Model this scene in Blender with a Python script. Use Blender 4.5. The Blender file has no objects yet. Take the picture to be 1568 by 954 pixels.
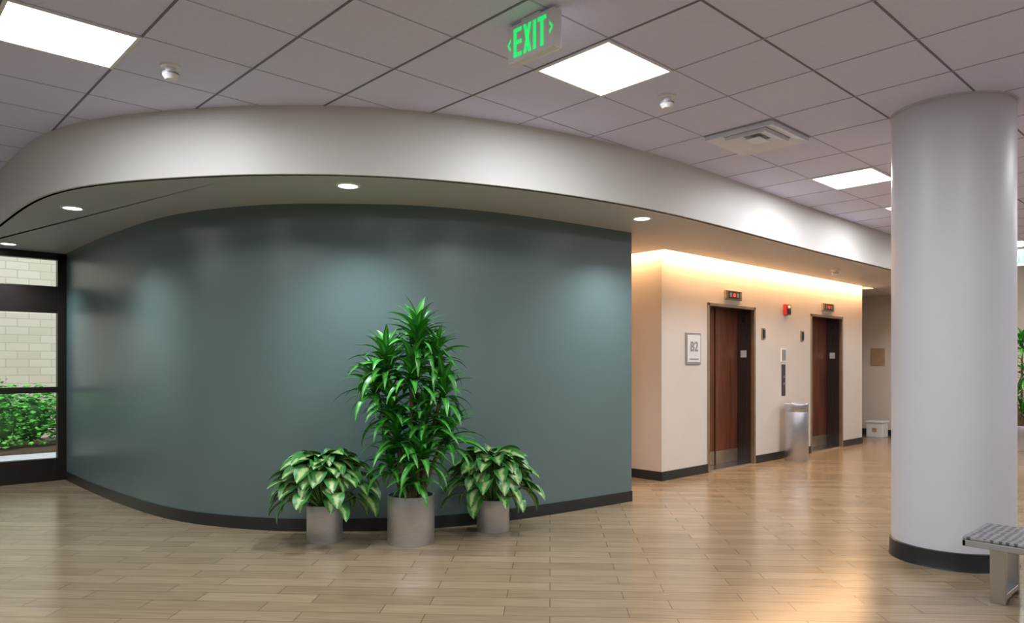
import bpy, bmesh, math, random
from mathutils import Vector, Matrix
random.seed(7)
scene = bpy.context.scene
C = bpy.context.collection
try:
    scene.view_settings.view_transform = 'Standard'
    scene.view_settings.look = 'None'
except Exception: pass

H_SOF = 2.75; H_CEIL = 3.236
def W(X, Y):   # survey axes (across / away from the entry) -> building axes
    return (.728*X+.686*Y, -.686*X+.728*Y)

# ------------------------------------------------------------ materials
def newmat(name):
    m = bpy.data.materials.new(name); m.use_nodes = True
    nt = m.node_tree; b = nt.nodes['Principled BSDF']
    return m, nt, b
def mat(name, col, rough=.5, metal=0, noise=0.0, nscale=8, bump=0.0, bscale=60, emit=None, estr=0, spec=.5, stretch=None, aniso=0):
    m, nt, b = newmat(name)
    b.inputs['Roughness'].default_value = rough
    b.inputs['Metallic'].default_value = metal
    b.inputs['Specular IOR Level'].default_value = spec
    b.inputs['Anisotropic'].default_value = aniso
    b.inputs['Base Color'].default_value = (*col, 1)
    if aniso:
        tg = nt.nodes.new('ShaderNodeTangent'); tg.direction_type = 'RADIAL'; tg.axis = 'Z'
        nt.links.new(tg.outputs[0], b.inputs['Tangent'])
    tc = nt.nodes.new('ShaderNodeTexCoord'); mp = nt.nodes.new('ShaderNodeMapping')
    nt.links.new(tc.outputs['Object'], mp.inputs['Vector'])
    if stretch: mp.inputs['Scale'].default_value = stretch
    if noise:
        n = nt.nodes.new('ShaderNodeTexNoise'); n.inputs['Scale'].default_value = nscale; n.inputs['Detail'].default_value = 4
        nt.links.new(mp.outputs[0], n.inputs['Vector'])
        r = nt.nodes.new('ShaderNodeValToRGB')
        r.color_ramp.elements[0].position = .3; r.color_ramp.elements[1].position = .7
        r.color_ramp.elements[0].color = (*[max(0, c*(1-noise)) for c in col], 1)
        r.color_ramp.elements[1].color = (*[min(1, c*(1+noise)) for c in col], 1)
        nt.links.new(n.outputs['Fac'], r.inputs[0]); nt.links.new(r.outputs[0], b.inputs['Base Color'])
    if bump:
        n2 = nt.nodes.new('ShaderNodeTexNoise'); n2.inputs['Scale'].default_value = bscale
        nt.links.new(mp.outputs[0], n2.inputs['Vector'])
        bp = nt.nodes.new('ShaderNodeBump'); bp.inputs['Strength'].default_value = bump; bp.inputs['Distance'].default_value = .01
        nt.links.new(n2.outputs['Fac'], bp.inputs['Height']); nt.links.new(bp.outputs[0], b.inputs['Normal'])
    if emit:
        b.inputs['Emission Color'].default_value = (*emit, 1); b.inputs['Emission Strength'].default_value = estr
    return m

M_teal = mat('teal_paint', (.113, .168, .168), .33, noise=.04, nscale=1.5, bump=.05, bscale=90)
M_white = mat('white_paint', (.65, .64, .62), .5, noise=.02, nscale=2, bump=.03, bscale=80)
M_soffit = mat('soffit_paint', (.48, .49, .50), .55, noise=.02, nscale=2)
M_cream = mat('cream_paint', (.68, .62, .56), .5, noise=.02, nscale=2, bump=.03)
M_col = mat('column_paint', (.64, .64, .71), .42, noise=.02, nscale=2, bump=.03)
M_base = mat('black_rubber', (.018, .02, .022), .35, noise=.1)
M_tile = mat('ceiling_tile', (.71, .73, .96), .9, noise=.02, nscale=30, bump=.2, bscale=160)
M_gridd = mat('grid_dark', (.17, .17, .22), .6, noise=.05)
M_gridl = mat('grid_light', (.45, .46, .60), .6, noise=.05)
M_steel = mat('brushed_steel', (.58, .58, .60), .26, 1, noise=.06, nscale=20, stretch=(1, 1, 12))
M_potsteel = mat('planter_steel', (.64, .66, .71), .36, 1, noise=.08, nscale=14, stretch=(1, 1, 14), aniso=.85)
M_dsteel = mat('dark_steel', (.13, .115, .12), .3, .85, noise=.15, nscale=6, stretch=(8, 8, .5))
M_brass = mat('bronze_frame', (.40, .33, .24), .35, .8, noise=.08)
M_eldoor = mat('elevator_door', (.17, .055, .03), .28, .3, noise=.35, nscale=3, stretch=(5, 5, .5))
M_dframe = mat('dark_door_frame', (.018, .012, .01), .35, .2, noise=.1)
M_trim = mat('white_trim', (.8, .8, .82), .4, noise=.02)
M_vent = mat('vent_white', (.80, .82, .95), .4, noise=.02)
M_plate = mat('grey_plate', (.35, .35, .36), .4, .4, noise=.05)
M_dark = mat('dark_plastic', (.02, .02, .02), .4, noise=.1)
M_red = mat('red_plastic', (.35, .02, .02), .4, noise=.05)
M_redlit = mat('red_led', (.3, .02, .02), .4, noise=.05, emit=(1, .1, .05), estr=.8)
M_green = mat('green_led', (.02, .5, .1), .4, noise=.02, emit=(.02, .9, .2), estr=.8)
M_panel = mat('light_panel', (.9, .9, .9), .5, noise=.01, emit=(1, .99, .97), estr=5)
M_down = mat('downlight_lens', (.9, .9, .9), .5, noise=.01, emit=(1, .98, .95), estr=7)
M_led = mat('cove_led', (.9, .6, .3), .5, noise=.01, emit=(1, .55, .22), estr=16)
M_soil = mat('soil', (.03, .02, .012), .9, noise=.4, nscale=40, bump=.6)
M_cane = mat('cane', (.16, .12, .06), .8, noise=.3, nscale=30, bump=.4)
M_petiole = mat('petiole', (.12, .26, .06), .5, noise=.2, nscale=20)
M_conc = mat('concrete', (.72, .72, .72), .8, noise=.08, nscale=4, bump=.2)
M_mulch = mat('planting_bed', (.10, .07, .04), .95, noise=.3, nscale=20, bump=.6)
M_bush = mat('bush_leaf', (.15, .55, .09), .6, noise=.6, nscale=5)
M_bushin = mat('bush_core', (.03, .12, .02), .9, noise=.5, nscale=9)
M_wood = mat('wood_stake', (.6, .36, .1), .7, noise=.2)
M_paper = mat('paper', (.75, .75, .74), .6, noise=.03)
M_tan = mat('tan_box', (.42, .30, .18), .6, noise=.1)

def glass_mat():
    m = bpy.data.materials.new('clear_glass'); m.use_nodes = True; nt = m.node_tree
    for n in list(nt.nodes): nt.nodes.remove(n)
    o = nt.nodes.new('ShaderNodeOutputMaterial'); t = nt.nodes.new('ShaderNodeBsdfTransparent'); g = nt.nodes.new('ShaderNodeBsdfGlossy')
    f = nt.nodes.new('ShaderNodeFresnel'); f.inputs[0].default_value = 1.3; mx = nt.nodes.new('ShaderNodeMixShader')
    t.inputs[0].default_value = (.93, .95, .93, 1); g.inputs['Roughness'].default_value = .03
    nt.links.new(f.outputs[0], mx.inputs[0]); nt.links.new(t.outputs[0], mx.inputs[1]); nt.links.new(g.outputs[0], mx.inputs[2]); nt.links.new(mx.outputs[0], o.inputs[0])
    return m
M_glass = glass_mat()

def floor_mat():
    m, nt, b = newmat('wood_look_tile')
    tc = nt.nodes.new('ShaderNodeTexCoord'); mp = nt.nodes.new('ShaderNodeMapping')
    mp.inputs['Rotation'].default_value = (0, 0, math.radians(43.3+3))
    nt.links.new(tc.outputs['Object'], mp.inputs['Vector'])
    br = nt.nodes.new('ShaderNodeTexBrick')
    br.offset = .37; br.inputs['Scale'].default_value = 1
    br.inputs['Brick Width'].default_value = .70; br.inputs['Row Height'].default_value = .155
    br.inputs['Mortar Size'].default_value = .003; br.inputs['Mortar Smooth'].default_value = .1
    br.inputs['Color1'].default_value = (.262, .193, .118, 1); br.inputs['Color2'].default_value = (.335, .257, .163, 1)
    br.inputs['Mortar'].default_value = (.14, .10, .06, 1)
    nt.links.new(mp.outputs[0], br.inputs['Vector'])
    mp2 = nt.nodes.new('ShaderNodeMapping'); mp2.inputs['Scale'].default_value = (1.5, 22, 1)
    nt.links.new(mp.outputs[0], mp2.inputs['Vector'])
    n = nt.nodes.new('ShaderNodeTexNoise'); n.inputs['Scale'].default_value = 2; n.inputs['Detail'].default_value = 5
    nt.links.new(mp2.outputs[0], n.inputs['Vector'])
    r = nt.nodes.new('ShaderNodeValToRGB')
    r.color_ramp.elements[0].position = .3; r.color_ramp.elements[0].color = (.78, .78, .78, 1)
    r.color_ramp.elements[1].position = .7; r.color_ramp.elements[1].color = (1.1, 1.1, 1.1, 1)
    nt.links.new(n.outputs['Fac'], r.inputs[0])
    mx = nt.nodes.new('ShaderNodeMix'); mx.data_type = 'RGBA'; mx.blend_type = 'MULTIPLY'; mx.inputs['Factor'].default_value = 1
    nt.links.new(br.outputs['Color'], mx.inputs['A']); nt.links.new(r.outputs[0], mx.inputs['B'])
    nt.links.new(mx.outputs['Result'], b.inputs['Base Color'])
    b.inputs['Roughness'].default_value = .2
    bp = nt.nodes.new('ShaderNodeBump'); bp.inputs['Strength'].default_value = .15; bp.inputs['Distance'].default_value = .004; bp.invert = True
    nt.links.new(br.outputs['Fac'], bp.inputs['Height']); nt.links.new(bp.outputs[0], b.inputs['Normal'])
    return m
M_floor = floor_mat()

def block_mat():
    m, nt, b = newmat('cream_block')
    tc = nt.nodes.new('ShaderNodeTexCoord'); mp = nt.nodes.new('ShaderNodeMapping')
    mp.inputs['Rotation'].default_value = (math.radians(90), 0, 0)
    nt.links.new(tc.outputs['Object'], mp.inputs['Vector'])
    br = nt.nodes.new('ShaderNodeTexBrick'); br.inputs['Scale'].default_value = 1
    br.inputs['Brick Width'].default_value = .36; br.inputs['Row Height'].default_value = .15; br.inputs['Mortar Size'].default_value = .008
    br.inputs['Color1'].default_value = (.70, .61, .46, 1); br.inputs['Color2'].default_value = (.78, .69, .54, 1); br.inputs['Mortar'].default_value = (.56, .49, .38, 1)
    nt.links.new(mp.outputs[0], br.inputs['Vector']); nt.links.new(br.outputs['Color'], b.inputs['Base Color'])
    b.inputs['Roughness'].default_value = .9
    return m
M_block = block_mat()

def perf_mat():
    m, nt, b = newmat('perforated_steel')
    tc = nt.nodes.new('ShaderNodeTexCoord')
    v = nt.nodes.new('ShaderNodeTexVoronoi'); v.inputs['Scale'].default_value = 26; v.inputs['Randomness'].default_value = .25
    v.voronoi_dimensions = '2D'
    nt.links.new(tc.outputs['Object'], v.inputs['Vector'])
    r = nt.nodes.new('ShaderNodeValToRGB'); r.color_ramp.elements[0].position = .28; r.color_ramp.elements[1].position = .36
    r.color_ramp.elements[0].color = (.06, .06, .06, 1); r.color_ramp.elements[1].color = (.27, .27, .29, 1)
    nt.links.new(v.outputs['Distance'], r.inputs[0]); nt.links.new(r.outputs[0], b.inputs['Base Color'])
    b.inputs['Roughness'].default_value = .5; b.inputs['Metallic'].default_value = .2
    return m
M_perf = perf_mat()

def leaf_mat(name, edge, center, width, rough=.35, noise=.5, nscale=14):
    m, nt, b = newmat(name)
    uv = nt.nodes.new('ShaderNodeUVMap'); uv.uv_map = 'UVMap'
    sp = nt.nodes.new('ShaderNodeSeparateXYZ'); nt.links.new(uv.outputs[0], sp.inputs[0])
    s = nt.nodes.new('ShaderNodeMath'); s.operation = 'SUBTRACT'; s.inputs[1].default_value = .5; nt.links.new(sp.outputs[0], s.inputs[0])
    a = nt.nodes.new('ShaderNodeMath'); a.operation = 'ABSOLUTE'; nt.links.new(s.outputs[0], a.inputs[0])
    tc = nt.nodes.new('ShaderNodeTexCoord'); n = nt.nodes.new('ShaderNodeTexNoise'); n.inputs['Scale'].default_value = nscale; n.inputs['Detail'].default_value = 3
    nt.links.new(tc.outputs['Object'], n.inputs['Vector'])
    ad = nt.nodes.new('ShaderNodeMath'); ad.operation = 'MULTIPLY_ADD'; ad.inputs[1].default_value = noise; nt.links.new(n.outputs['Fac'], ad.inputs[0]); nt.links.new(a.outputs[0], ad.inputs[2])
    r = nt.nodes.new('ShaderNodeValToRGB')
    r.color_ramp.elements[0].position = width+noise*.5-.08; r.color_ramp.elements[1].position = width+noise*.5+.08
    r.color_ramp.elements[0].color = (*center, 1); r.color_ramp.elements[1].color = (*edge, 1)
    nt.links.new(ad.outputs[0], r.inputs[0]); nt.links.new(r.outputs[0], b.inputs['Base Color'])
    b.inputs['Roughness'].default_value = rough
    return m
M_drac = leaf_mat('dracaena_leaf', (.035, .23, .03), (.12, .46, .06), .12, .36, .5, 9)
M_dief = leaf_mat('dieffenbachia_leaf', (.035, .19, .03), (.38, .52, .20), .17, .4, .5, 26)

# ------------------------------------------------------------ mesh helpers
def mkobj(name, bm, mats, smooth=False, parent=None, bevel=0):
    me = bpy.data.meshes.new(name); 
    bm.normal_update()
    bm.to_mesh(me); bm.free()
    for m in (mats if isinstance(mats, (list, tuple)) else [mats]): me.materials.append(m)
    if smooth:
        for p in me.polygons: p.use_smooth = True
    o = bpy.data.objects.new(name, me); C.objects.link(o)
    if parent: o.parent = parent
    if bevel:
        bv = o.modifiers.new('bevel', 'BEVEL'); bv.width = bevel; bv.segments = 2; bv.limit_method = 'ANGLE'
    return o
def empty(name, loc=(0, 0, 0)):
    e = bpy.data.objects.new(name, None); C.objects.link(e); e.location = loc; e.empty_display_size = .2
    return e
def addbox(bm, x0, x1, y0, y1, z0, z1, mi=0):
    vs = [bm.verts.new(p) for p in ((x0,y0,z0),(x1,y0,z0),(x1,y1,z0),(x0,y1,z0),(x0,y0,z1),(x1,y0,z1),(x1,y1,z1),(x0,y1,z1))]
    for f in ((0,3,2,1),(4,5,6,7),(0,1,5,4),(1,2,6,5),(2,3,7,6),(3,0,4,7)):
        bm.faces.new([vs[i] for i in f]).material_index = mi
def box(name, x0, x1, y0, y1, z0, z1, m, parent=None, bevel=0):
    bm = bmesh.new(); addbox(bm, x0, x1, y0, y1, z0, z1); return mkobj(name, bm, m, parent=parent, bevel=bevel)
def lathe(bm, prof, cx=0, cy=0, n=48, mi=0, smooth=True):
    rings = []
    for r, z in prof:
        if r < 1e-5: rings.append([bm.verts.new((cx, cy, z))])
        else: rings.append([bm.verts.new((cx+r*math.cos(2*math.pi*i/n), cy+r*math.sin(2*math.pi*i/n), z)) for i in range(n)])
    for a, b in zip(rings, rings[1:]):
        for i in range(n):
            j = (i+1) % n
            if len(a) == 1 and len(b) == 1: continue
            if len(a) == 1: f = bm.faces.new((a[0], b[j], b[i]))
            elif len(b) == 1: f = bm.faces.new((a[i], a[j], b[0]))
            else: f = bm.faces.new((a[i], a[j], b[j], b[i]))
            f.material_index = mi; f.smooth = smooth
def lathe_obj(name, prof, cx, cy, m, n=48, parent=None, smooth=True):
    bm = bmesh.new(); lathe(bm, prof, cx, cy, n, 0, smooth)
    bmesh.ops.recalc_face_normals(bm, faces=bm.faces)
    o = mkobj(name, bm, m, parent=parent)
    es = o.modifiers.new('es', 'EDGE_SPLIT'); es.split_angle = math.radians(35)
    return o
def spline(pts, sub=8):
    out = []
    P = [Vector(p) for p in pts]
    P = [P[0]*2-P[1]]+P+[P[-1]*2-P[-2]]
    for i in range(1, len(P)-2):
        p0, p1, p2, p3 = P[i-1:i+3]
        for k in range(sub):
            t = k/sub
            out.append(.5*((2*p1)+(-p0+p2)*t+(2*p0-5*p1+4*p2-p3)*t*t+(-p0+3*p1-3*p2+p3)*t**3))
    out.append(P[-2]); return out
def relax(pts, it=12):
    pts = [p.copy() for p in pts]
    for _ in range(it):
        q = [p.copy() for p in pts]
        for i in range(1, len(pts)-1): q[i] = pts[i]*.5+(pts[i-1]+pts[i+1])*.25
        pts = q
    return pts
def offset(pts, d):
    out = []
    for i, p in enumerate(pts):
        a = pts[max(0, i-1)]; b = pts[min(len(pts)-1, i+1)]
        t = (b-a).normalized(); n = Vector((t.y, -t.x)); out.append(p+n*d)
    return out
def ribbon_solid(name, pts, d0, d1, z0, z1, m):
    A = offset(pts, d0); B = offset(pts, d1); bm = bmesh.new(); rows = []
    for a, b in zip(A, B):
        rows.append([bm.verts.new((a.x, a.y, z0)), bm.verts.new((a.x, a.y, z1)), bm.verts.new((b.x, b.y, z1)), bm.verts.new((b.x, b.y, z0))])
    for r, s in zip(rows, rows[1:]):
        for k in range(4):
            f = bm.faces.new((r[k], r[(k+1) % 4], s[(k+1) % 4], s[k])); f.smooth = (k in (0, 2))
    bm.faces.new(rows[0]); bm.faces.new(rows[-1])
    bmesh.ops.recalc_face_normals(bm, faces=bm.faces)
    o = mkobj(name, bm, m)
    es = o.modifiers.new('es', 'EDGE_SPLIT'); es.split_angle = math.radians(40)
    return o
def text(name, s, size, loc, rot, m, parent, ext=.002, sx=1):
    cu = bpy.data.curves.new(name, 'FONT'); cu.body = s; cu.size = size; cu.extrude = ext; cu.align_x = 'CENTER'; cu.align_y = 'CENTER'; cu.offset = size*.02
    cu.materials.append(m); o = bpy.data.objects.new(name, cu); C.objects.link(o); o.location = loc; o.rotation_euler = rot; o.parent = parent; o.scale = (sx, 1, 1)
    return o
def arealight(name, loc, sx, sy, power, col, rot=(0, 0, 0), parent=None):
    l = bpy.data.lights.new(name, 'AREA'); l.shape = 'RECTANGLE'; l.size = sx; l.size_y = sy; l.energy = power; l.color = col
    o = bpy.data.objects.new(name, l); C.objects.link(o); o.location = loc; o.rotation_euler = rot
    if parent: o.parent = parent
    return o

# ------------------------------------------------------------ room shell
UMIN, UMAX, VMIN, VMAX = -6.0, 15.2, -7.0, 10.22
box('floor', UMIN, UMAX, VMIN, VMAX, -.1, 0, M_floor)
box('ceiling', UMIN, UMAX, VMIN, VMAX, H_CEIL, H_CEIL+.1, M_tile)
box('wall_back', UMIN, UMAX, VMIN-.2, VMIN, 0, H_CEIL, M_white)
box('wall_left', UMIN-.2, UMIN, VMIN, VMAX, 0, H_CEIL, M_white)
box('wall_right', UMAX, UMAX+.2, VMIN, VMAX, 0, H_CEIL, M_cream)
box('baseboard_right', UMAX-.015, UMAX, VMIN, VMAX, 0, .11, M_base)
# ceiling grid
TU, TV, GU, GV = .64, .592, 3.19, 2.59
bm = bmesh.new()
for i in range(-14, 19):
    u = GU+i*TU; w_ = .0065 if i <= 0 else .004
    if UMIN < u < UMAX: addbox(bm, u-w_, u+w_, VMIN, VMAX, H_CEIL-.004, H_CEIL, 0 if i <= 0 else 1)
for j in range(-16, 13):
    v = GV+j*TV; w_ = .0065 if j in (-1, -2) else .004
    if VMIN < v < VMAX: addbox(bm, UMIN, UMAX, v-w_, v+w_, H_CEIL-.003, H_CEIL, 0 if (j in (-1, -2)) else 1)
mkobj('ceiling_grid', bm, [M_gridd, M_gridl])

# teal wall
tw = [(-5.53, 8.92), (-4.46, 7.79), (-3.75, 7.11), (-3.30, 6.71), (-2.77, 6.35), (-2.116, 6.12), (-1.66, 6.07), (-1.01, 6.11), (-.474, 6.26), (.2154, 6.64), (1.226, 7.42)]
tpts = relax(spline([W(*p) for p in tw], 8), 14)
ribbon_solid('wall_teal', tpts, 0, -.2, 0, H_SOF, M_teal)
ribbon_solid('baseboard_teal', tpts, .014, 0, 0, .105, M_base)
eu, ev = W(1.226, 7.42)
box('wall_corridor_left', eu-.2, eu, ev+.21, 9.0, 0, H_SOF, M_cream)

# fascia + soffit
fp = [(-6.2, 8.26), (-4.84, 6.84), (-4.0, 5.98), (-3.41, 5.54), (-2.80, 5.30), (-2.11, 5.16), (-1.68, 5.125), (-1.085, 5.145), (-.404, 5.325), (.338, 5.68), (1.22, 6.28), (2.0, 7.0), (3.01, 8.0)]
fpts = relax(spline([W(*p) for p in fp], 8), 14)
fpts = [Vector((1.17, VMAX))]+fpts+[Vector((8.5, 3.78)), Vector((UMAX, 3.78))]
ribbon_solid('trim_1_fascia', fpts, 0, -.05, H_SOF, H_CEIL, M_white)
inner = offset(fpts, -.025)
EW_V, EW_U, EW_U2 = 5.09, 7.264, 13.34
bm = bmesh.new()
poly = [(p.x, p.y) for p in inner]+[(UMAX, 4.95), (7.13, 4.95), (7.13, 9.0), (2.3, 9.0), (2.3, VMAX)]
vb = [bm.verts.new((x, y, H_SOF)) for x, y in poly]; f = bm.faces.new(vb)
ex = bmesh.ops.extrude_face_region(bm, geom=[f])
for v in ex['geom']:
    if isinstance(v, bmesh.types.BMVert): v.co.z += .1
bmesh.ops.recalc_face_normals(bm, faces=bm.faces)
bmesh.ops.triangulate(bm, faces=[f for f in bm.faces if len(f.verts) > 4])
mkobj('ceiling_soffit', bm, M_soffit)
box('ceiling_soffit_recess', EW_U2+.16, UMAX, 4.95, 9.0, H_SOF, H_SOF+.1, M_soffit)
box('ceiling_cove_top', 7.13, UMAX, 4.9, 9.0, 3.0, 3.05, M_white)
bm = bmesh.new(); addbox(bm, 7.10, UMAX, 4.93, 4.95, H_SOF+.1, 3.0); addbox(bm, 7.11, 7.13, 4.95, 9, H_SOF+.1, 3.0)
mkobj('trim_2_cove_lip', bm, M_white)
# elevator wall with recessed doorways
D = [(8.275, 9.516), (11.28, 12.50)]; DZ = 2.205; RD = .30
bm = bmesh.new()
for a, b in ((EW_U, D[0][0]), (D[0][1], D[1][0]), (D[1][1], EW_U2)): addbox(bm, a, b, EW_V, EW_V+RD+.08, 0, 3.0)
for a, b in D: addbox(bm, a, b, EW_V, EW_V+RD+.08, DZ, 3.0)
mkobj('wall_elevator', bm, M_cream)
box('wall_corridor_right', EW_U, EW_U+.15, EW_V+RD+.08, 9.0, 0, 3.0, M_cream)
box('wall_recess', EW_U2-.15, EW_U2, EW_V+RD+.08, 9.0, 0, 3.0, M_cream)
box('wall_corridor_end', eu, UMAX, 9.0, 9.2, 0, 3.0, M_cream)
bm = bmesh.new()
for a, b in ((EW_U-.014, D[0][0]), (D[0][1], D[1][0]), (D[1][1], EW_U2)): addbox(bm, a, b, EW_V-.014, EW_V, 0, .11)
addbox(bm, EW_U-.014, EW_U, EW_V, 9.0, 0, .11)
mkobj('baseboard_elevator', bm, M_base)

# elevators
for k, (a, b) in enumerate(D):
    e = empty('elevator_door')
    bm = bmesh.new(); t = .04; p = .015
    addbox(bm, a, a+t, EW_V-p, EW_V+.04, 0, DZ); addbox(bm, b-t, b, EW_V-p, EW_V+.04, 0, DZ); addbox(bm, a, b, EW_V-p, EW_V+.04, DZ-t, DZ)
    mkobj('door_surround', bm, M_brass, parent=e, bevel=.004)
    bm = bmesh.new()
    addbox(bm, a, a+.035, EW_V+.04, EW_V+RD, 0, DZ); addbox(bm, b-.035, b, EW_V+.04, EW_V+RD, 0, DZ); addbox(bm, a, b, EW_V+.04, EW_V+RD, DZ-.035, DZ)
    mkobj('reveal', bm, M_dsteel, parent=e)
    mid = a+(b-a)*.5
    box('panel_1', a+.035, mid-.004, EW_V+RD-.03, EW_V+RD, .02, DZ-.035, M_eldoor, parent=e, bevel=.003)
    box('panel_2', mid+.004, b-.035, EW_V+RD-.045, EW_V+RD, .02, DZ-.035, M_eldoor, parent=e, bevel=.003)
    bm = bmesh.new(); addbox(bm, a+.035, mid-.004, EW_V+RD-.034, EW_V+RD-.03, .02, .2); addbox(bm, mid+.004, b-.035, EW_V+RD-.05, EW_V+RD-.045, .02, .2)
    mkobj('kick_plate', bm, M_brass, parent=e)
    box('sill', a, b, EW_V, EW_V+RD, 0, .018, M_steel, parent=e)
    box('jamb_plate', b-.039, b-.0355, EW_V+.11, EW_V+.20, 1.5, 1.6, M_paper, parent=e)
    box('jamb_braille', b-.039, b-.0355, EW_V+.13, EW_V+.18, 2.0, 2.06, M_dark, parent=e)
    ci = (a+b)/2
    i = empty('elevator_floor_indicator')
    box('bezel', ci-.21, ci+.21, EW_V-.03, EW_V, 2.27, 2.40, M_brass, parent=i, bevel=.006)
    box('display', ci-.14, ci+.14, EW_V-.034, EW_V-.03, 2.29, 2.38, M_dark, parent=i)
    box('digits', ci-.03, ci+.03, EW_V-.037, EW_V-.034, 2.31, 2.36, M_redlit, parent=i)
    bm = bmesh.new(); addbox(bm, ci-.12, ci-.06, EW_V-.037, EW_V-.034, 2.305, 2.365); addbox(bm, ci+.06, ci+.12, EW_V-.037, EW_V-.034, 2.305, 2.365)
    mkobj('arrow_windows', bm, M_plate, parent=i)

def wallbox(parent, nm, uc, w, z0, z1, d, m, off=0, bevel=.003):
    return box(nm, uc-w/2, uc+w/2, EW_V-off-d, EW_V-off, z0, z1, m, parent=parent, bevel=bevel)
for uc in (9.74, 10.97):
    e = empty('hall_lantern'); wallbox(e, 'plate', uc, .09, 1.76, 1.92, .02, M_brass); wallbox(e, 'lens', uc, .05, 1.78, 1.90, .012, M_dark, .02)
e = empty('fire_alarm_strobe'); wallbox(e, 'housing', 10.43, .15, 2.14, 2.30, .06, M_red, 0, .01); wallbox(e, 'strobe', 10.43, .06, 2.24, 2.28, .03, M_trim, .06); wallbox(e, 'grille', 10.43, .1, 2.16, 2.22, .008, M_dark, .06)
e = empty('call_button_panel'); wallbox(e, 'plate', 10.36, .1, .93, 1.40, .015, M_dsteel)
bm = bmesh.new()
for z in (1.1, 1.2):
    addbox(bm, 10.345, 10.375, EW_V-.022, EW_V-.015, z, z+.03)
mkobj('buttons', bm, M_plate, parent=e)
e = empty('evacuation_notice'); wallbox(e, 'frame', 10.36, .16, 1.44, 1.64, .012, M_paper); wallbox(e, 'sheet', 10.36, .12, 1.46, 1.62, .004, M_plate, .012)
e = empty('floor_number_sign'); wallbox(e, 'frame', 7.93, .33, 1.40, 1.80, .02, M_plate); wallbox(e, 'sheet', 7.93, .29, 1.43, 1.77, .004, M_paper, .02)
text('numerals', 'B2', .17, (7.93, EW_V-.026, 1.62), (math.pi/2, 0, 0), M_plate, e)
wallbox(e, 'caption', 7.93, .2, 1.46, 1.475, .003, M_plate, .024, 0)
# recess wall items
e = empty('wall_plaque'); box('plate', UMAX-.02, UMAX, 5.36, 5.62, 1.38, 1.72, M_tan, parent=e, bevel=.004); box('inset', UMAX-.026, UMAX-.02, 5.41, 5.57, 1.43, 1.67, M_tan, parent=e)
e = empty('recycling_box'); bm = bmesh.new()
addbox(bm, 14.62, 14.9, 5.2, 5.5, 0, .28); mkobj('carton', bm, M_paper, parent=e, bevel=.008); box('label', 14.614, 14.62, 5.31, 5.39, .1, .18, M_tan, parent=e); box('lid', 14.6, 14.92, 5.18, 5.52, .28, .31, M_trim, parent=e, bevel=.006)

# trash can
cu_, cv_ = 10.33, 4.87; r = .165
e = empty('trash_can', (cu_, cv_, 0))
lathe_obj('body', [(0, 0), (r*.98, 0), (r*.98, .02), (r, .03), (r, .70), (r*.985, .705)], 0, 0, M_potsteel, parent=e)
lathe_obj('lid', [(r*.985, .705), (r, .71), (r, .815), (r*.98, .825), (r*.80, .828), (r*.76, .80), (0, .79)], 0, 0, M_potsteel, parent=e)
lathe_obj('ash_tray', [(0, .806), (r*.72, .806), (r*.72, .80)], 0, 0, M_trim, parent=e)

# column
cu_, cv_ = W(3.188, 5.244)
e = empty('column')
lathe_obj('shaft', [(.39, 0), (.39, H_CEIL)], cu_, cv_, M_col, 96, e)
lathe_obj('base_cove', [(.41, 0), (.405, .01), (.402, .12), (.39, .125)], cu_, cv_, M_base, 96, e)
lathe_obj('ceiling_ring', [(.392, H_CEIL-.012), (.400, H_CEIL-.012), (.400, H_CEIL)], cu_, cv_, M_col, 96, e)

# bench
e = empty('metal_bench')
bu0, bu1, bv1, zt = 4.80, 5.32, 1.27, .40; bv0 = bv1-1.5
box('seat', bu0, bu1, bv0, bv1, zt-.018, zt, M_perf, parent=e, bevel=.006)
bm = bmesh.new()
addbox(bm, bu0, bu0+.02, bv0, bv1, zt-.055, zt-.018); addbox(bm, bu1-.02, bu1, bv0, bv1, zt-.055, zt-.018)
addbox(bm, bu0, bu1, bv1-.02, bv1, zt-.055, zt-.018); addbox(bm, bu0, bu1, bv0, bv0+.02, zt-.055, zt-.018)
mkobj('seat_rim', bm, M_plate, parent=e, bevel=.004)
for nm, vv in (('leg_frame_1', bv1-.14), ('leg_frame_2', bv0+.14)):
    bm = bmesh.new()
    addbox(bm, bu0+.16, bu0+.19, vv-.04, vv+.04, 0, zt-.02); addbox(bm, bu1-.05, bu1-.02, vv-.04, vv+.04, 0, zt-.02)
    addbox(bm, bu0+.19, bu1-.05, vv-.04, vv+.04, .03, .06); addbox(bm, bu0+.02, bu1-.02, vv-.04, vv+.04, zt-.05, zt-.02)
    mkobj(nm, bm, M_steel, parent=e, bevel=.003)

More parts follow.
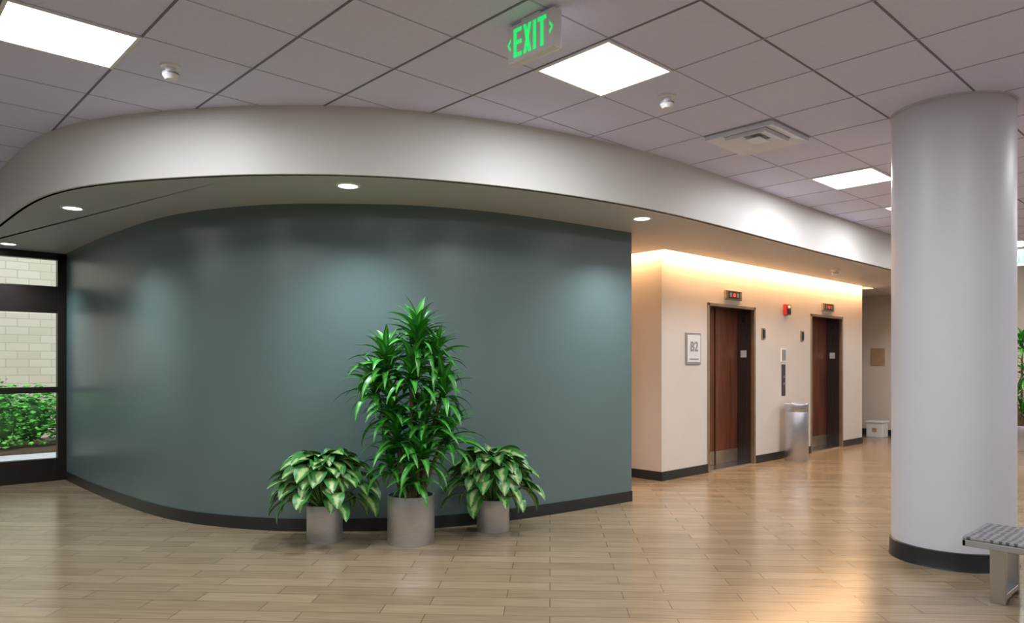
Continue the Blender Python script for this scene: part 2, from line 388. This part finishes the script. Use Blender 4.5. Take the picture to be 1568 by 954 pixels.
# storefront
e = empty('door_1')
V0, V1 = VMAX-.1, VMAX
def fr(name, u0, u1, z0, z1, m=M_dframe, v0=V0, v1=V1): return box(name, u0, u1, v0, v1, z0, z1, m, parent=e, bevel=.004 if m is M_dframe else 0)
RU = 2.10
fr('jamb_right', RU-.10, RU, 0, 2.72); fr('head', .3, RU, 2.66, 2.74); fr('transom_bar', .45, RU-.1, 2.02, 2.34)
fr('bottom_rail', .45, RU-.1, 0, .27); fr('push_bar', .45, RU-.1, 1.06, 1.13); fr('jamb_left', .35, .45, 0, 2.72)
fr('glass_lower', .45, RU-.1, .27, 1.06, M_glass, V0+.05, V0+.056); fr('glass_upper', .45, RU-.1, 1.13, 2.0, M_glass, V0+.05, V0+.056); fr('glass_transom', .45, RU-.1, 2.34, 2.66, M_glass, V0+.05, V0+.056)
for k in range(4):
    e = empty('window_%d' % (k+1)); a = .35-1.4*(k+1); b = a+1.4
    fr('mullion', a, a+.08, 0, H_CEIL-.005); fr('sill_rail', a+.08, b, 0, .25); fr('head_rail', a+.08, b, 2.66, H_CEIL-.005); fr('mid_rail', a+.08, b, 2.05, 2.15)
    fr('glass_low', a+.08, b, .25, 2.05, M_glass, V0+.05, V0+.056); fr('glass_high', a+.08, b, 2.15, 2.66, M_glass, V0+.05, V0+.056)
box('wall_storefront_end', UMIN, .35-5.6, V0, V1, 0, H_CEIL, M_white)
box('wall_storefront_header', .35, 2.4, V0, V1, 2.745, H_CEIL, M_white)
box('wall_storefront_right', RU, UMAX, VMAX, VMAX+.15, 0, H_CEIL, M_white)

# outside
box('pavement', -10, 8, VMAX+.15, 13.6, -.12, -.02, M_conc)
box('planting_bed', -10, 8, 13.6, 15.99, -.12, .02, M_mulch)
box('wall_exterior_block', -12, 10, 16.0, 16.2, -.1, 5.0, M_block)
random.seed(3)
bm = bmesh.new()
for b in range(16):
    bx = -4+b*.5+random.uniform(-.1, .1); by = 14.3+random.uniform(-.15, .35); hh = random.uniform(.80, 1.12)
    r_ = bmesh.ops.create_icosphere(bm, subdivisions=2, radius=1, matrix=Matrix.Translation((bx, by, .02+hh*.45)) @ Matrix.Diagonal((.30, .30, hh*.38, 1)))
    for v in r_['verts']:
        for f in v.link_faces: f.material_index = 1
    for k in range(760):
        th = random.uniform(0, 2*math.pi); ph = math.acos(random.uniform(-.9, 1)); rr = random.uniform(.75, 1.2)
        c = Vector((bx+.42*rr*math.sin(ph)*math.cos(th), by+.42*rr*math.sin(ph)*math.sin(th), .02+hh*.48+hh*.5*rr*math.cos(ph)))
        c.z = max(c.z, .08)
        R = Matrix.Rotation(random.uniform(0, 6.28), 3, 'Z') @ Matrix.Rotation(random.uniform(-1.2, 1.2), 3, 'X')
        s = random.uniform(.035, .06)
        bm.faces.new([bm.verts.new(c+R@Vector(q)) for q in ((-s, 0, 0), (0, -s*.5, 0), (s, 0, .01), (0, s*.5, 0))])
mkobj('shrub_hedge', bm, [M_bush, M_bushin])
e = empty('garden_stake'); box('post', 1.75, 1.79, 13.50, 13.54, -.02, .95, M_wood, parent=e); box('foot', 1.73, 1.81, 13.48, 13.56, -.02, .02, M_wood, parent=e)

# ------------------------------------------------------------ ceiling fixtures
def cell(i, j): return GU+i*TU, GV+j*TV
PANELS = [(-4, 3), (0, 0), (6, 0), (9, 0), (15, 0), (-4, -3), (-9, 3), (-9, -3), (0, -5), (-4, -8), (2, -10), (6, -5), (10, -5), (8, -10), (14, -5), (-9, 9)]
for i, j in PANELS:
    u, v = cell(i, j); e = empty('ceiling_light_panel')
    z = H_CEIL
    bm = bmesh.new(); t = .02
    addbox(bm, u, u+TU, v, v+t, z-.012, z-.0045); addbox(bm, u, u+TU, v+TV-t, v+TV, z-.012, z-.0045); addbox(bm, u, u+t, v+t, v+TV-t, z-.012, z-.0045); addbox(bm, u+TU-t, u+TU, v+t, v+TV-t, z-.012, z-.0045)
    mkobj('frame', bm, M_trim, parent=e)
    box('diffuser', u+t, u+TU-t, v+t, v+TV-t, z-.009, z-.0045, M_panel, parent=e)
    arealight('lamp', (u+TU/2, v+TV/2, z-.02), TU-.06, TV-.06, 38, (.95, .97, 1), parent=e)
# air diffuser: square lay-in diffuser, sloped concentric blades rising to a flat core
u, v = cell(3, 0); e = empty('ceiling_air_vent'); z = H_CEIL
bm = bmesh.new()
for k, s in enumerate((.012, .125)):
    x0, x1, y0, y1 = u+s, u+TU-s, v+s, v+TV-s
    a = [(x0, y0), (x1, y0), (x1, y1), (x0, y1)]; w = .10
    b = [(x0+w, y0+w), (x1-w, y0+w), (x1-w, y1-w), (x0+w, y1-w)]
    va = [bm.verts.new((*p, z-.042)) for p in a]; vb = [bm.verts.new((*p, z-.010)) for p in b]
    vc = [bm.verts.new((*p, z-.008)) for p in a]
    for q in range(4):
        bm.faces.new((va[q], vb[q], vb[(q+1) % 4], va[(q+1) % 4])); bm.faces.new((va[q], va[(q+1) % 4], vc[(q+1) % 4], vc[q]))
s = .235; addbox(bm, u+s, u+TU-s, v+s, v+TV-s, z-.038, z-.032)
mkobj('louvres', bm, M_vent, parent=e)
box('frame', u, u+TU, v, v+TV, z-.0075, z-.0045, M_plate, parent=e)

# sprinklers / detectors
for X, Y, zc in ((-2.10, 4.45, H_CEIL), (1.06, 4.95, H_CEIL), (4.6, 10.3, H_SOF)):
    u, v = W(X, Y); e = empty('smoke_detector')
    lathe_obj('base', [(0, zc-.012), (.058, zc-.012), (.062, zc-.001), (.062, zc)], u, v, M_trim, 32, e)
    lathe_obj('chamber', [(.03, zc-.012), (.028, zc-.04), (.048, zc-.045), (.048, zc-.06), (.03, zc-.085), (0, zc-.088)], u, v, M_trim, 32, e)
    lathe_obj('vent_band', [(.049, zc-.047), (.0495, zc-.052), (.049, zc-.057)], u, v, M_plate, 32, e)

# exit signs
def exit_sign(u, v0, v1, z0, z1, zc, sgn=-1):
    e = empty('exit_sign'); 
    box('housing', u, u+.06, v0, v1, z0, z1, M_trim, parent=e, bevel=.006)
    box('canopy', u+.005, u+.055, (v0+v1)/2-.07, (v0+v1)/2+.07, z1, zc, M_trim, parent=e, bevel=.003)
    bm = bmesh.new(); zc2 = (z0+z1)/2; H = (z1-z0)*.76; zb = zc2-H/2; zt2 = zc2+H/2; wd = (v1-v0)*.175; st = .021; gap = .013
    x = u-.003
    def quad(pts): bm.faces.new([bm.verts.new((x, vv, zz)) for vv, zz in pts])
    def rect(a0, a1, b0, b1): quad([(a0, b0), (a1, b0), (a1, b1), (a0, b1)])
    tot = wd*3+st+gap*3; s0 = (v0+v1)/2+tot/2          # letters run toward -v
    rect(s0, s0-st, zb, zt2)
    for zz in (zb, zc2-st/2, zt2-st): rect(s0-st, s0-wd, zz, zz+st)
    s1 = s0-wd-gap
    quad([(s1, zb), (s1-st, zb), (s1-wd, zt2), (s1-wd+st, zt2)]); quad([(s1, zt2), (s1-st, zt2), (s1-wd, zb), (s1-wd+st, zb)])
    s2 = s1-wd-gap; rect(s2, s2-st, zb, zt2)
    s3 = s2-st-gap; rect(s3, s3-wd, zt2-st, zt2); rect(s3-wd/2+st/2, s3-wd/2-st/2, zb, zt2-st)
    for s in (1, -1):
        vt = (v0+v1)/2+s*(v1-v0)*.49; vi = (v0+v1)/2+s*(v1-v0)*.415
        for q in (1, -1): quad([(vt, zc2), (vi, zc2+q*.035), (vi, zc2+q*.016), (vt-s*.012, zc2)])
    mkobj('legend', bm, M_green, parent=e)
exit_sign(2.665, 2.52, 2.865, 3.015, 3.215, H_CEIL-.004)
exit_sign(13.6, 2.62, 2.97, 2.95, 3.15, H_CEIL-.004)

# downlights
for X, Y in ((-1.237, 5.46), (1.2, 6.686), (-3.789, 6.238), (None, None)):
    u, v = W(X, Y) if X is not None else (1.45, 9.75)
    e = empty('recessed_downlight')
    lathe_obj('trim_ring', [(.07, H_SOF-.002), (.074, H_SOF-.008), (.092, H_SOF-.006), (.095, H_SOF)], u, v, M_trim, 40, e)
    lathe_obj('lens', [(0, H_SOF-.003), (.072, H_SOF-.003)], u, v, M_down, 40, e)
    l = bpy.data.lights.new('lamp', 'SPOT'); l.energy = 115; l.spot_size = math.radians(125); l.spot_blend = .9; l.shadow_soft_size = .06; l.color = (.86, .94, 1)
    o = bpy.data.objects.new('lamp', l); C.objects.link(o); o.location = (u, v, H_SOF-.02); o.parent = e

# cove lighting
e = empty('cove_light_strip')
box('led_strip', 7.16, UMAX-1.7, 4.97, 5.0, 2.84, 2.855, M_led, parent=e)
box('led_strip_return', 7.15, 7.18, 5.0, 8.9, 2.84, 2.855, M_led, parent=e)
arealight('lamp_run', (10.35, 5.03, 2.80), 6.2, .07, 105, (1, .57, .28), parent=e)
arealight('lamp_return', (7.2, 6.9, 2.80), .07, 3.8, 42, (1, .57, .28), parent=e)

# ------------------------------------------------------------ plants
def leaf(bm, uvl, base, az, elev, L, width, droop, segs=7, kind='strap', mi=0, squash=None, origin=None, roll=0):
    side = Vector((-math.sin(az), math.cos(az), 0)); p = Vector(base); rows = []
    for i in range(segs+1):
        t = i/segs; ang = elev-droop*t
        d = Vector((math.cos(az)*math.cos(ang), math.sin(az)*math.cos(ang), math.sin(ang)))
        n = side.cross(d)*-1
        if n.z < 0 and ang < math.pi/2 and ang > -math.pi/2: n = -n
        if kind == 'strap': w = width*.5*min(1, .45+3*t)*(1-t**2.6)
        else: w = width*.5*(math.sin(math.pi*min(1, t**.8))**.75)
        w = max(w, .0015)
        s2 = (side*math.cos(roll)+n*math.sin(roll))
        rows.append((p-s2*w+n*w*.28, p.copy(), p+s2*w+n*w*.28, t))
        if i < segs: p = p+d*(L/segs)
    vs = []
    for a, b, c, t in rows:
        r = []
        for q in (a, b, c):
            q = Vector(q)
            if squash: q = squash(q)
            q.z = max(q.z, .02)
            r.append(bm.verts.new(q))
        vs.append((r, t))
    for (r, t), (s, t2) in zip(vs, vs[1:]):
        for k in range(2):
            f = bm.faces.new((r[k], r[k+1], s[k+1], s[k])); f.material_index = mi; f.smooth = True
            for lp, uvc in zip(f.loops, ((k/2, t), ((k+1)/2, t), ((k+1)/2, t2), (k/2, t2))): lp[uvl].uv = uvc
def tube(bm, a, b, r0, r1, n=8, mi=1):
    a = Vector(a); b = Vector(b); d = (b-a).normalized(); x = d.orthogonal().normalized(); y = d.cross(x)
    A = [bm.verts.new(a+(x*math.cos(2*math.pi*i/n)+y*math.sin(2*math.pi*i/n))*r0) for i in range(n)]
    B = [bm.verts.new(b+(x*math.cos(2*math.pi*i/n)+y*math.sin(2*math.pi*i/n))*r1) for i in range(n)]
    for i in range(n):
        f = bm.faces.new((A[i], A[(i+1) % n], B[(i+1) % n], B[i])); f.material_index = mi; f.smooth = True
def pot(e, r, h):
    lathe_obj('planter', [(0, 0), (r*.985, 0), (r, .008), (r, h-.008), (r*.99, h), (r*.94, h), (r*.93, h-.04), (r*.93, h-.05)], 0, 0, M_potsteel, 64, e)
    lathe_obj('soil', [(0, h-.03), (r*.94, h-.032)], 0, 0, M_soil, 32, e)
BACK = Vector((.686, .728))   # direction toward the wall behind the plants
RIGHT = Vector((.728, -.686))
def squasher(k):   # foliage is pressed back by the wall behind
    def f(q):
        b = q.x*BACK.x+q.y*BACK.y
        if b > 0:
            q.x -= BACK.x*b*(1-k); q.y -= BACK.y*b*(1-k)
        return q
    return f
def dracaena(X, Y, r, h, heads, seed, k=.6, name='potted_dracaena'):
    random.seed(seed); u, v = W(X, Y); e = empty(name, (u, v, 0)); pot(e, r, h)
    bm = bmesh.new(); uvl = bm.loops.layers.uv.new('UVMap'); sq = squasher(k)
    for dx, dy, z, R, n in heads:
        c = Vector((RIGHT.x*dx+BACK.x*dy, RIGHT.y*dx+BACK.y*dy, z))
        b = Vector((c.x*.25, c.y*.25, h-.04)); midp = Vector((c.x*.55, c.y*.55, (h+z)/2-.05))
        tube(bm, b, midp, .02, .017); tube(bm, midp, c+Vector((0, 0, .04)), .017, .012)
        for q in range(n):
            t = q/n; az = q*2.39996+random.uniform(-.3, .3)
            el = math.radians(5+80*t+random.uniform(-10, 10)); L = R*random.uniform(.8, 1.15)*(1-.25*t)
            leaf(bm, uvl, c+Vector((0, 0, -.12+.18*t)), az, el, L, random.uniform(.05, .072), math.radians(random.uniform(75, 120)*(1-.45*t)), 7, 'strap', 0, sq, roll=random.uniform(-.4, .4))
    mkobj('foliage', bm, [M_drac, M_cane], parent=e)
    return e
HEADS = [(.05, 0, 1.61, .38, 54), (-.19, -.05, 1.42, .37, 44), (.20, .02, 1.46, .35, 44), (-.29, .02, 1.24, .36, 40), (.02, -.12, 1.34, .34, 40), (.26, -.06, 1.20, .34, 36), (-.14, -.08, 1.08, .34, 36),
         (.12, -.06, 1.0, .36, 40), (.28, 0, .84, .35, 38), (-.10, -.08, .86, .34, 40), (.1, -.14, .74, .34, 40), (-.16, -.02, .64, .30, 34), (.03, -.08, .56, .26, 34)]
dracaena(-.798, 5.72, .185, .375, HEADS, 11, .52)

def dieff(X, Y, r, h, Rx, zt, n, seed, k):
    random.seed(seed); u, v = W(X, Y); e = empty('potted_dieffenbachia', (u, v, 0)); pot(e, r, h)
    bm = bmesh.new(); uvl = bm.loops.layers.uv.new('UVMap'); sq = squasher(k)
    zc = h-.0
    for q in range(n):
        t = (q+.5)/n; az = q*2.39996+random.uniform(-.25, .25); ph = t**.9*math.pi*.5   # 0 = low, 90 = top
        rad = (Rx-.13)*math.cos(ph)*random.uniform(.8, 1.05); zz = zc+(zt-.03-zc)*math.sin(ph)**.7*random.uniform(.85, 1.03)
        rad = max(rad, 0)
        b = Vector((math.cos(az)*rad, math.sin(az)*rad, zz))
        L = random.uniform(.19, .25); el = math.radians(random.uniform(-30, 5)+45*t); dr = math.radians(random.uniform(50, 90)-5*t)
        tube(bm, sq(Vector((b.x*.15, b.y*.15, h-.04))), sq(b.copy()), .007, .005, 6)
        leaf(bm, uvl, b, az, el, L, random.uniform(.105, .14), dr, 8, 'oval', 0, sq, roll=random.uniform(-.45, .45))
    mkobj('foliage', bm, [M_dief, M_petiole], parent=e)
dieff(-1.49, 5.76, .14, .295, .42, .70, 125, 5, .42)
dieff(-.16, 6.12, .138, .27, .385, .68, 110, 6, .42)
dracaena(8.35, 11.85, .2, .4, [(0, 0, 1.75, .4, 30), (-.2, 0, 1.45, .4, 26), (.1, 0, 1.2, .4, 26), (-.1, 0, .9, .4, 26), (0, 0, .65, .35, 20)], 21, 1)

# ------------------------------------------------------------ world, sun, camera
w = bpy.data.worlds.new('World'); scene.world = w; w.use_nodes = True
bg = w.node_tree.nodes['Background']; sky = w.node_tree.nodes.new('ShaderNodeTexSky'); sky.sky_type = 'NISHITA'
sky.sun_disc = False; sky.sun_elevation = math.radians(50); sky.sun_rotation = math.radians(200)
w.node_tree.links.new(sky.outputs[0], bg.inputs[0]); bg.inputs[1].default_value = .25
s = bpy.data.lights.new('sun', 'SUN'); s.energy = 2.4; s.angle = .02; s.color = (1, .95, .88)
so = bpy.data.objects.new('sun', s); C.objects.link(so); so.rotation_euler = (math.radians(35), 0, math.radians(15)); so.location = (0, 12, 10)

cam = bpy.data.cameras.new('camera'); co = bpy.data.objects.new('camera', cam); C.objects.link(co)
co.location = (0, 0, 1.4); co.rotation_euler = (math.radians(90), 0, math.radians(-43.3))
cam.lens = 36*1108/1568; cam.sensor_width = 36; cam.shift_y = .0517
scene.camera = co
